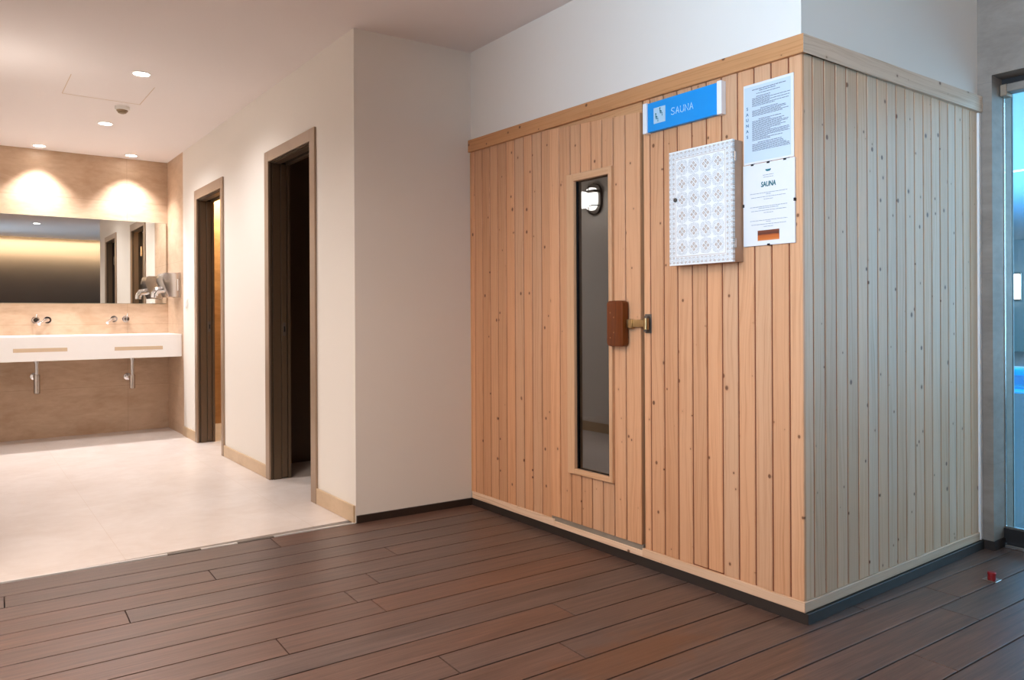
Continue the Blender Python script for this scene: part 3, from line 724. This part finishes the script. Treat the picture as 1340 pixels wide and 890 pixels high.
# the door mesh is centred on its own origin so that the inlay pattern sits square on it
d_ = MB(); d_.box(-0.007, 0.007, -(cy1 - cy0) / 2, (cy1 - cy0) / 2, -(cz1 - cz0) / 2, (cz1 - cz0) / 2, 0.001)
me = bpy.data.meshes.new('cabinet_door'); d_.b.to_mesh(me); d_.b.free(); me.materials.append(M['lace'])
cdoor = bpy.data.objects.new('cabinet_door', me); C.objects.link(cdoor); cdoor.parent = cab
cdoor.location = (XS - cd + 0.007 - cab.location.x, 0, (cz0 + cz1) / 2 - cz0)
def sub(m, name, mat, par, smooth=False):
    """sub-part of a part that has its own offset"""
    o = m.build(name, mat, par, smooth=smooth); o.location = -Vector(par.location); return o
k = MB(); k.lathe([(0.0085, 0.0), (0.0085, 0.005), (0.006, 0.008), (0.0035, 0.008), (0.0035, 0.0065)], (XS - cd - 0.0005, 2.0945, 1.590), (-1, 0, 0), 24)
sub(k, 'cabinet_lock', M['dark_metal'], cdoor, True)
for zz in (1.725, 1.392):
    MB().box(XS - cd + 0.010, XS - cd + 0.021, cy0 - 0.002, cy0 + 0.002, zz - 0.018, zz + 0.018, 0.001).cyl((XS - cd + 0.013, cy0 - 0.002, zz - 0.018), (XS - cd + 0.013, cy0 - 0.002, zz + 0.018), 0.0026, None, 12).build('cabinet_hinge', M['steel'], cab)

# ---- printed rules sheet (upper)
def bars(m, rows, x, ytop, seed, breaks=True):
    """rows of printed text as runs of thin word marks: (z, y_left, y_right, height)"""
    rnd = random.Random(seed)
    for z, ya, yb, h in rows:
        y = ya
        while y > yb + 0.001:
            w = min(rnd.uniform(0.006, 0.016), y - yb)
            m.box(x - 0.0003, x + 0.0003, y - w, y, z - h / 2, z + h / 2)
            y -= w + 0.0018
px = XS - 0.004
n1 = thing('rules_notice', 'upper notice sheet with a vertical heading on the sauna front', 'notice', (px, 1.698, 1.6925))
ny0, ny1 = 1.5900, 1.8060
MB().box(px, XS - 0.0008, ny0, ny1, 1.6925, 1.9975).build('sheet', M['paper'], n1)
MB().box(px - 0.0006, px + 0.001, ny0 + 0.012, ny1 - 0.004, 1.700, 1.988).build('printed_field', M['paper_blue'], n1)
vm = MB()
for i, ch in enumerate('SAUNAS'):
    t = text_bm(ch, 0.0165, 0.0004, 1.0, 0, 0.0002, 'CENTER')
    vm.add(t, Matrix.Translation((px - 0.0011, 1.7885, 1.9005 - i * 0.0215)) @ FX)
vm.build('heading_lettering', M['ink_blue'], n1)
L_, R_ = 1.7665, 1.6045
rows = [(1.9735, 1.7665, 1.6215, .0026), (1.9665, 1.735, 1.665, .0026), (1.9570, 1.748, 1.646, .0022)]
z = 1.944
R0 = random.Random(3)
def para(n, z, indent=None, full=0.9):
    out = []
    for i in range(n):
        w = (L_ - R_) * (R0.uniform(0.75, 1.0) if R0.random() < full else R0.uniform(0.4, 0.6))
        out.append((z, L_, L_ - w, .0022)); z -= 0.0048
    return out, z
def heading(z, a, b): return [(z, a, b, .0024)]
rows += heading(1.9460, 1.748, 1.686)
for i in range(6): rows.append((1.940 - i * .0048, L_, 1.69 if i not in (1, 3, 5) else R_ + (0 if i == 1 else .002), .0022))
rows.append((1.911, L_, 1.668, .0022))
rows += heading(1.8985, 1.73, 1.655)
p_, z = para(5, 1.893); rows += p_
rows += heading(1.8585, 1.738, 1.64)
p_, z = para(16, 1.853, full=0.85); rows += p_
rows += heading(1.7705, 1.742, 1.64)
p_, z = para(6, 1.765); rows += p_
def blocks(rows, x, mat, par, seed):
    rows = sorted(rows, reverse=True); run = [rows[0]]
    out = []
    for r in rows[1:]:
        if run[-1][0] - r[0] > 0.0096: out.append(run); run = []
        run.append(r)
    out.append(run)
    for k, q in enumerate(out):
        m = MB(); bars(m, q, x, 0, seed + k); m.build('text_block', mat, par)
blocks(rows, px - 0.0009, M['ink'], n1, 5)

# ---- clip-framed sauna information sheet (lower)
n2 = thing('framed_notice', 'lower clip framed sheet with green heading and small picture on the sauna front', 'notice', (px, 1.694, 1.378))
fy0, fy1, fz0, fz1 = 1.5845, 1.8065, 1.378, 1.689
MB().box(XS - 0.008, XS - 0.0006, fy0, fy1, fz0, fz1, 0.0006).build('backing_sheet', M['paper'], n2)
fx = XS - 0.0086
cl = [(1.695, fz1, 'h'), (1.765, fz1, 'h'), (1.625, fz1, 'h'), (1.695, fz0, 'h'), (fy0, 1.535, 'v'), (fy1, 1.535, 'v')]
for a, b, kd in cl:
    c_ = MB()
    if kd == 'h': c_.box(fx - 0.0012, XS - 0.0006, a - 0.006, a + 0.006, b - (0.005 if b > 1.5 else 0.002), b + (0.002 if b > 1.5 else 0.005), 0.0008)
    else: c_.box(fx - 0.0012, XS - 0.0006, a - (0.002 if a < 1.7 else 0.005), a + (0.005 if a < 1.7 else 0.002), b - 0.006, b + 0.006, 0.0008)
    c_.build('frame_clip', M['clip'], n2)
lg = MB()
# small leaf-shaped emblem: three fanned lobes
for dx_, rz, s in ((0, 0, 1.0), (0.006, 0.55, 0.85), (-0.006, -0.55, 0.85)):
    poly = [(1.695 + dx_ + s * (0.0075 * math.cos(a) * math.cos(rz) - 0.0038 * math.sin(a) * math.sin(rz)), 1.6585 + s * (0.0075 * math.cos(a) * math.sin(rz) + 0.0038 * math.sin(a) * math.cos(rz))) for a in [2 * PI * k / 20 for k in range(20)]]
    lg.prism(poly, lambda a, b, d: (d, a, b), fx + 0.0006, fx - 0.0004 - 0.0001 * dx_ / 0.006)
lg.build('emblem', M['teal'], n2)
hd = MB(); hd.add(text_bm('SAUNA', 0.0265, 0.0004, 0.74, 0.10, 0.0007, 'CENTER', 0.98), Matrix.Translation((fx + 0.0002, 1.695, 1.5985)) @ FX)
hd.build('heading_lettering', M['teal_dark'], n2)
rows = []
def cen(z, w, h=0.0016): rows.append((z, 1.695 + w / 2, 1.695 - w / 2, h))
cen(1.6415, 0.046); cen(1.6335, 0.042)
for z0_ in (1.5755, 1.5245, 1.4725):
    cen(z0_, 0.160); cen(z0_ - 0.0060, 0.020 if z0_ > 1.57 or z0_ < 1.5 else 0.085); cen(z0_ - 0.0150, 0.150); cen(z0_ - 0.0240, 0.040)
blocks(rows, fx, M['ink_light'], n2, 11)
m = MB(); m.box(fx - 0.0003, fx + 0.001, 1.649, 1.742, 1.3955, 1.4345); pc = m.build('picture', M['picture'], n2)
# picture pattern uses the thing's space: shift it so that its own origin is at the picture's foot
for v_ in pc.data.vertices: v_.co.z -= (1.3955 - 1.378)
pc.location.z = 1.3955 - 1.378

# ================================================================== RED PLUG IN THE DECK
rp = thing('deck_plug', 'red plastic plug on a small steel plate let into the deck', 'plug', (3.49, 1.345, 0))
MB().box(3.462, 3.518, 1.318, 1.372, 0.0, 0.0025, 0.001).build('plate', M['steel'], rp)
MB().lathe([(0.016, 0.0025), (0.0165, 0.012), (0.015, 0.0125), (0.015, 0.0225), (0.0165, 0.023), (0.0165, 0.031), (0.014, 0.034), (0.0, 0.034)], (3.49, 1.345, 0), (0, 0, 1), 20).build('cap', M['red'], rp, smooth=True)

# ================================================================== WASHROOM
CF, CT, CB = 7.6288, 0.957, 0.742
van = thing('washbasin_counter', 'long white washbasin counter with two towel slots along the tiled wall', 'washbasin', (0.87, 7.9, 0))
m = MB()
m.box(XL + 0.002, XW - 0.001, CF, CF + 0.03, CB, CT, 0.003).box(XL + 0.002, XW - 0.001, CF + 0.03, YB - 0.002, CT - 0.05, CT - 0.0005)
m.box(XL + 0.002, XW - 0.001, YB - 0.03, YB - 0.002, CB, CT - 0.001)
m.build('counter_slab', M['solid_white'], van)
for a, b in ((0.397, 0.795), (1.166, 1.570)):
    zc2 = 0.838 if a < 1 else 0.832
    MB().box(a, b, CF - 0.0012, CF + 0.004, zc2 - 0.0165, zc2 + 0.0165, 0.001).build('towel_slot', M['slot'], van)
for cx in (0.64, 1.30):
    MB().box(cx - 0.26, cx + 0.26, CF + 0.10, YB - 0.16, CT - 0.12, CT - 0.048, 0.01).build('basin_bowl', M['solid_white'], van)
def make_tap(xk, xsp, z, label):
    """wall mixer: one round control and one spout, both on round roses"""
    r = thing('wall_tap', label, 'tap', (xk, YB, z), 'wall taps')
    for nm, x in (('control_rose', xk), ('spout_rose', xsp)):
        MB().lathe([(0.034, 0), (0.034, 0.004), (0.031, 0.008), (0.0, 0.008)], (x, YB - 0.0005, z), (0, -1, 0), 28).build(nm, M['chrome'], r, smooth=True)
    MB().lathe([(0.024, 0.007), (0.026, 0.03), (0.026, 0.052), (0.022, 0.060), (0.0, 0.061)], (xk, YB, z), (0, -1, 0), 28).cyl((xk, YB - 0.045, z + 0.01), (xk + 0.006, YB - 0.062, z + 0.055), 0.005, 0.004, 10).build('control_lever', M['chrome'], r, smooth=True)
    MB().tube([(xsp, YB - 0.006, z), (xsp, YB - 0.05, z), (xsp - 0.025, YB - 0.085, z - 0.006), (xsp - 0.060, YB - 0.125, z - 0.022), (xsp - 0.078, YB - 0.145, z - 0.038)], [0.016, 0.0155, 0.015, 0.014, 0.013], 16).build('spout', M['chrome'], r, smooth=True)
    return r
make_tap(0.6017, 0.695, 1.0955, 'chrome wall tap above the left towel slot of the counter')
make_tap(1.3518, 1.2478, 1.101, 'chrome wall tap above the right towel slot near the hand dryer')
def make_trap(x, zt, zm, zb, label):
    y = 7.95
    r = thing('drain_trap', label, 'drain pipe', (x, y, zb), 'drain traps under the counter')
    MB().cyl((x, y, zm - 0.01), (x, y, CB - 0.001), 0.0155, None, 20).lathe([(0.022, 0), (0.022, 0.029)], (x, y, CB - 0.03), (0, 0, 1), 20).build('drain_tube', M['chrome'], r, smooth=True)
    MB().lathe([(0.0, 0.0), (0.020, 0.0), (0.026, 0.006), (0.026, zm - zb - 0.01), (0.022, zm - zb)], (x, y, zb), (0, 0, 1), 24).build('bottle_body', M['steel'], r, smooth=True)
    MB().tube([(x, y + 0.02, zm - 0.035), (x, y + 0.1, zm - 0.035), (x, YB - 0.002, zm - 0.035)], 0.015, 14).lathe([(0.036, 0), (0.034, 0.008), (0.016, 0.014)], (x, YB - 0.001, zm - 0.035), (0, -1, 0), 22).build('outlet_pipe', M['chrome'], r, smooth=True)
    return r
make_trap(0.590, .754, .611, .4365, 'chrome bottle trap under the left half of the counter')
make_trap(1.364, .732, .571, .4362, 'chrome bottle trap under the right half of the counter near the side wall')
mir = thing('wall_mirror', 'long frameless mirror on the tiled wall above the white counter', 'mirror', (0.86, YB, 1.252))
MB().box(XL + 0.02, 1.722, YB - 0.010, YB - 0.001, 1.252, 2.062).build('mirror_backing', M['mirror_edge'], mir)
MB().box(XL + 0.022, 1.720, YB - 0.0125, YB - 0.0099, 1.254, 2.060).build('mirror_plate', M['mirror'], mir)

hd_y0, hd_y1, hz0_, hz1_ = 7.672, 7.93, 1.308, 1.540
dry = thing('hand_dryer', 'steel hand dryer on the side wall beside the mirror', 'hand dryer', (XW, 7.8, hz0_))
prof = [(XW - 0.002, hz0_), (XW - 0.105, hz0_), (XW - 0.165, hz0_ + 0.16), (XW - 0.150, hz1_ - 0.012), (XW - 0.128, hz1_), (XW - 0.002, hz1_)]
m = MB(); m.prism(prof, lambda a, b, d: (a, d, b), hd_y1, hd_y0, 0.006, 2); m.build('dryer_body', M['steel'], dry, smooth=True)
MB().box(XW - 0.014, XW - 0.0005, hd_y0 - 0.006, hd_y1 + 0.006, hz0_ - 0.004, hz1_ + 0.004, 0.002).build('back_plate', M['steel'], dry)
MB().tube([(XW - 0.125, 7.80, hz0_ + 0.075), (XW - 0.185, 7.80, hz0_ + 0.066), (XW - 0.205, 7.80, hz0_ + 0.03), (XW - 0.207, 7.80, hz0_ - 0.004)], [0.034, 0.033, 0.031, 0.030], 18).build('nozzle', M['chrome'], dry, smooth=True)
MB().box(XW - 0.03, XW - 0.022, hd_y0 - 0.0075, hd_y0 - 0.005, hz0_ + 0.06, hz0_ + 0.17).build('side_seam', M['white_plastic'], dry)

sw = thing('light_switch', 'small white switch plate on the corridor wall by the hand dryer', 'switch', (XW, 7.42, 1.22))
MB().box(XW - 0.010, XW - 0.0005, 7.385, 7.465, 1.205, 1.285, 0.003).build('plate', M['white_plastic'], sw)
MB().box(XW - 0.0135, XW - 0.0095, 7.402, 7.448, 1.22, 1.27, 0.002).build('rocker', M['white_plastic'], sw)

# ---- ceiling fittings
def downlight(x, y, label, grp='downlights in the ceiling', r=0.047):
    o = thing('downlight', label, 'ceiling light', (x, y, ZC), grp)
    MB().lathe([(r + 0.010, 0.0), (r + 0.010, 0.003), (r + 0.002, 0.005), (r, 0.003), (r, 0.0006)], (x, y, ZC), (0, 0, -1), 32).build('trim_ring', M['white_plastic'], o, smooth=True)
    MB().lathe([(r, 0.0), (r, 0.0025), (0.0, 0.0035)], (x, y, ZC), (0, 0, -1), 32).build('diffuser', M['lamp_disc'], o)
    return o
LD = [(0.968, 5.277, 'round downlight nearest the sauna, beside the ceiling hatch'), (0.981, 6.80, 'round downlight between the smoke detector and the tiled wall'),
      (0.625, 8.02, 'round downlight against the tiled wall above the left taps'), (1.374, 8.00, 'round downlight against the tiled wall above the right taps')]
for a in LD: downlight(*a)
downlight(1.10, 1.70, 'round downlight of the hall ceiling seen in the mirror')
sd = thing('smoke_detector', 'small round smoke detector on the ceiling beside the hatch', 'smoke detector', (1.004, 6.19, ZC))
MB().lathe([(0.050, 0), (0.050, 0.024), (0.047, 0.027)], (1.004, 6.19, ZC), (0, 0, -1), 32).build('detector_base', M['white_plastic'], sd, smooth=True)
MB().lathe([(0.040, 0.026), (0.036, 0.036), (0.030, 0.036), (0.028, 0.046), (0.014, 0.052), (0.0, 0.052)], (1.004, 6.19, ZC), (0, 0, -1), 32).build('sensor_head', M['grey_plastic'], sd, smooth=True)

# ---- bulkhead lamp on the left wall (seen only as a reflection in the sauna door)
bl = thing('bulkhead_lamp', 'oval bulkhead lamp with wire guard reflected in the sauna door glass', 'wall lamp', (XL, 5.31, 2.09))
def oval(ry, rz, cy, cz, flat, n=36):
    pts = []
    for k in range(n):
        a = 2 * PI * k / n; pts.append((cy + ry * math.copysign(abs(math.cos(a)) ** 0.75, math.cos(a)), cz + rz * math.copysign(abs(math.sin(a)) ** 0.75, math.sin(a))))
    return pts
fnx = lambda a, b, d: (d, a, b)
MB().prism(oval(0.105, 0.145, 5.31, 2.22, 0), fnx, XL + 0.0005, XL + 0.03, 0.006).build('lamp_base', M['dark_metal'], bl)
MB().prism(oval(0.072, 0.108, 5.31, 2.22, 0), fnx, XL + 0.03, XL + 0.085, 0.03, 4).build('lamp_glass', M['bulk_glow'], bl, smooth=True)
m = MB()
for zz in (2.15, 2.285):
    m.tube([(XL + 0.02, 5.31 - 0.10, zz), (XL + 0.085, 5.31 - 0.08, zz), (XL + 0.097, 5.31, zz), (XL + 0.085, 5.31 + 0.08, zz), (XL + 0.02, 5.31 + 0.10, zz)], 0.005 if zz < 2.2 else 0.014, 8)
m.tube([(XL + 0.02, 5.31, 2.07), (XL + 0.085, 5.31, 2.10), (XL + 0.097, 5.31, 2.22), (XL + 0.085, 5.31, 2.34), (XL + 0.02, 5.31, 2.37)], 0.005, 8)
m.build('wire_guard', M['dark_metal'], bl, smooth=True)

# ================================================================== POOL HALL BEYOND THE GLASS
PZ = 3.2
struct(MB().box(4.16, 11.8, -6, 16, -0.06, 0.0).box(11.8, 17.6, -6, 1.5, -0.06, 0.0).box(11.8, 17.6, 9.5, 16, -0.06, 0).box(17.6, 24.6, -6, 16, -0.06, 0.0).build('floor_pool', M['pool_floor']), 'dark floor of the pool hall beyond the glass')
struct(MB().box(24.5, 24.7, -6, 16, 0, PZ).build('wall_pool_far', M['pool_wall']))
struct(MB().box(4.16, 24.7, 15.9, 16, 0, PZ).box(4.16, 24.7, -6.1, -6, 0, PZ).build('wall_pool_sides', M['pool_wall']))
struct(MB().box(4.16, 24.7, -6, 16, PZ, PZ + 0.1).build('ceiling_pool', M['pool_wall']))
struct(MB().box(4.15, 4.17, 1.503, 16, 0, PZ).box(4.15, 4.17, -6, OY0, 0, PZ).box(4.15, 4.17, OY0, 1.503, OZ, PZ).build('wall_pool_near', M['pool_wall']))
bs = MB().box(11.78, 11.82, 1.5, 9.5, -1.4, 0.0).box(17.58, 17.62, 1.5, 9.5, -1.4, 0.0).box(11.8, 17.6, 1.48, 1.52, -1.4, 0).box(11.8, 17.6, 9.48, 9.52, -1.4, 0).box(11.8, 17.6, 1.5, 9.5, -1.45, -1.4)
struct(bs.build('pool_basin', M['basin']), 'blue tiled pool basin')
wt = struct(MB().box(11.83, 17.57, 1.53, 9.47, -0.09, -0.085).build('pool_water', M['water']), 'bright blue lit pool water')
lad = thing('pool_ladder', 'white tubular pool ladder at the far edge of the lit pool', 'ladder', (15.4, 5.55, -0.1))
for yy in (5.36, 5.74):
    MB().tube([(15.4, yy, -0.5), (15.4, yy, 0.08), (15.46, yy, 0.13), (15.6, yy, 0.13)], 0.03, 10).build('rail', M['solid_white'], lad, smooth=True)
MB().tube([(15.4, 5.36, 0.12), (15.4, 5.74, 0.12)], 0.03, 10).build('rung', M['solid_white'], lad, smooth=True)
MB().tube([(15.4, 5.36, -0.2), (15.4, 5.74, -0.2)], 0.02, 10).build('rung', M['solid_white'], lad, smooth=True)
wl = thing('wall_sconce', 'tall pale pink lit wall light on the far pool hall wall', 'wall lamp', (24.5, 8.8, 1.5))
MB().box(24.44, 24.5, 8.62, 9.02, 1.46, 2.26, 0.01).build('back_plate', M['steel'], wl)
MB().box(24.36, 24.44, 8.66, 8.98, 1.5, 2.22, 0.02, 2).build('lamp_shade', M['sconce_glow'], wl)
struct(MB().box(8.0, 8.06, -4, 14, PZ - 0.012, PZ).box(12.5, 12.56, -4, 14, PZ - 0.012, PZ).build('trim_pool_led', M['pool_led']))

# ================================================================== LIGHT
def area(name, loc, target, sx, sy, energy, col, spread=180):
    l = bpy.data.lights.new(name, 'AREA'); l.shape = 'RECTANGLE'; l.size = sx; l.size_y = sy; l.energy = energy; l.color = col; l.spread = math.radians(spread)
    o = bpy.data.objects.new(name, l); C.objects.link(o); o.location = loc
    o.rotation_euler = (Vector(target) - Vector(loc)).to_track_quat('-Z', 'Y').to_euler(); return o
def spot(name, loc, target, energy, col, angle, blend=0.5, size=0.04):
    l = bpy.data.lights.new(name, 'SPOT'); l.energy = energy; l.color = col; l.spot_size = math.radians(angle); l.spot_blend = blend; l.shadow_soft_size = size
    o = bpy.data.objects.new(name, l); C.objects.link(o); o.location = loc
    o.rotation_euler = (Vector(target) - Vector(loc)).to_track_quat('-Z', 'Y').to_euler(); return o
def point(name, loc, energy, col, size=0.05):
    l = bpy.data.lights.new(name, 'POINT'); l.energy = energy; l.color = col; l.shadow_soft_size = size
    o = bpy.data.objects.new(name, l); C.objects.link(o); o.location = loc; return o
WARM = (1.0, 0.98, 0.995)
for (x, y, _), e in zip(LD, (82, 118, 115, 115)):
    spot('downlight_lamp', (x, y, ZC - 0.012), (x, y, 0), e, WARM, 150 if y < 7.9 else 96, 1.0 if y < 7.9 else 0.75)
spot('downlight_lamp_hall', (1.10, 1.70, ZC - 0.012), (1.10, 1.70, 0), 24, (1.0, 0.85, 0.76), 130, 1.0)
point('bulkhead_light', (XL + 0.16, 5.31, 2.2), 2.5, (1.0, 0.93, 0.86), 0.08)
area('shower_cove_light', (2.4, 8.0, 2.40), (2.4, 8.15, 0), 0.9, 0.05, 26, (1.0, 0.86, 0.60))
area('rear_cove_light', (0.5, HY0 + 0.24, ZC - 0.02), (0.5, HY0, ZC - 0.22), 7.0, 0.03, 110, (1.0, 0.86, 0.58), 85)
# hall: added fills without fixtures, warm overhead and cool from an unseen side opening
area('hall_warm_fill', (-0.3, 2.5, 2.64), (0.1, 2.6, 0.0), 1.2, 1.2, 78, (1.0, 0.87, 0.78), 140)
area('hall_cool_fill', (HX0 - 0.13, 0.40, 1.90), (2.46, 0.9, 2.15), 1.5, 1.4, 33, (0.55, 0.77, 1.0), 72)
# pool hall daylight behind the glass wall, added ceiling and far fills, pool's own lamps
area('pool_daylight', (6.6, -1.2, 1.7), (3.2, 1.6, 1.0), 3.6, 2.6, 120, (0.42, 0.735, 1.0))
area('pool_ceiling_fill', (11, 6, 1.2), (11, 6, 3.2), 8, 8, 520, (0.34, 0.72, 1.0))
area('pool_far_fill', (19, 4, 2.9), (19, 5, 0), 8, 8, 700, (0.45, 0.82, 1.0))
area('underwater_light', (14.7, 5.5, -0.3), (14.7, 5.5, -1.4), 4.5, 6, 330, (0.35, 0.85, 1.0))

w = bpy.data.worlds.new('world'); S.world = w; w.use_nodes = True
w.node_tree.nodes['Background'].inputs[0].default_value = (0.45, 0.62, 0.85, 1); w.node_tree.nodes['Background'].inputs[1].default_value = 0.6

# ================================================================== CAMERA
f_px, pitch, roll, yaw, sy = CALIB = (985.98, -0.0006, -0.0051, -0.6371, -32.11)
cy, sn = math.cos(yaw), math.sin(yaw)
F = Vector((-sn, cy, 0)); R = Vector((cy, sn, 0)); U = Vector((0, 0, 1))
F2 = F * math.cos(pitch) + U * math.sin(pitch); U2 = U * math.cos(pitch) - F * math.sin(pitch)
R3 = R * math.cos(roll) + U2 * math.sin(roll); U3 = U2 * math.cos(roll) - R * math.sin(roll)
cam = bpy.data.cameras.new('camera'); co = bpy.data.objects.new('camera', cam); C.objects.link(co)
co.matrix_world = Matrix(((R3.x, U3.x, -F2.x, 0), (R3.y, U3.y, -F2.y, 0), (R3.z, U3.z, -F2.z, 1.12), (0, 0, 0, 1)))
cam.sensor_fit = 'HORIZONTAL'; cam.sensor_width = 36.0; cam.lens = 36.0 * f_px / 1340.0
cam.shift_y = sy / 1340.0
cam.clip_start = 0.05; cam.clip_end = 100
S.camera = co

S.view_settings.view_transform = 'Standard'
try: S.view_settings.look = 'None'
except Exception: pass
S.view_settings.exposure = 0.27; S.view_settings.gamma = 1.0; S.view_settings.use_curve_mapping = False
S.cycles.use_denoising = True
S.cycles.max_bounces = 10; S.cycles.diffuse_bounces = 5; S.cycles.glossy_bounces = 5; S.cycles.transparent_max_bounces = 12
S.cycles.sample_clamp_indirect = 6.0
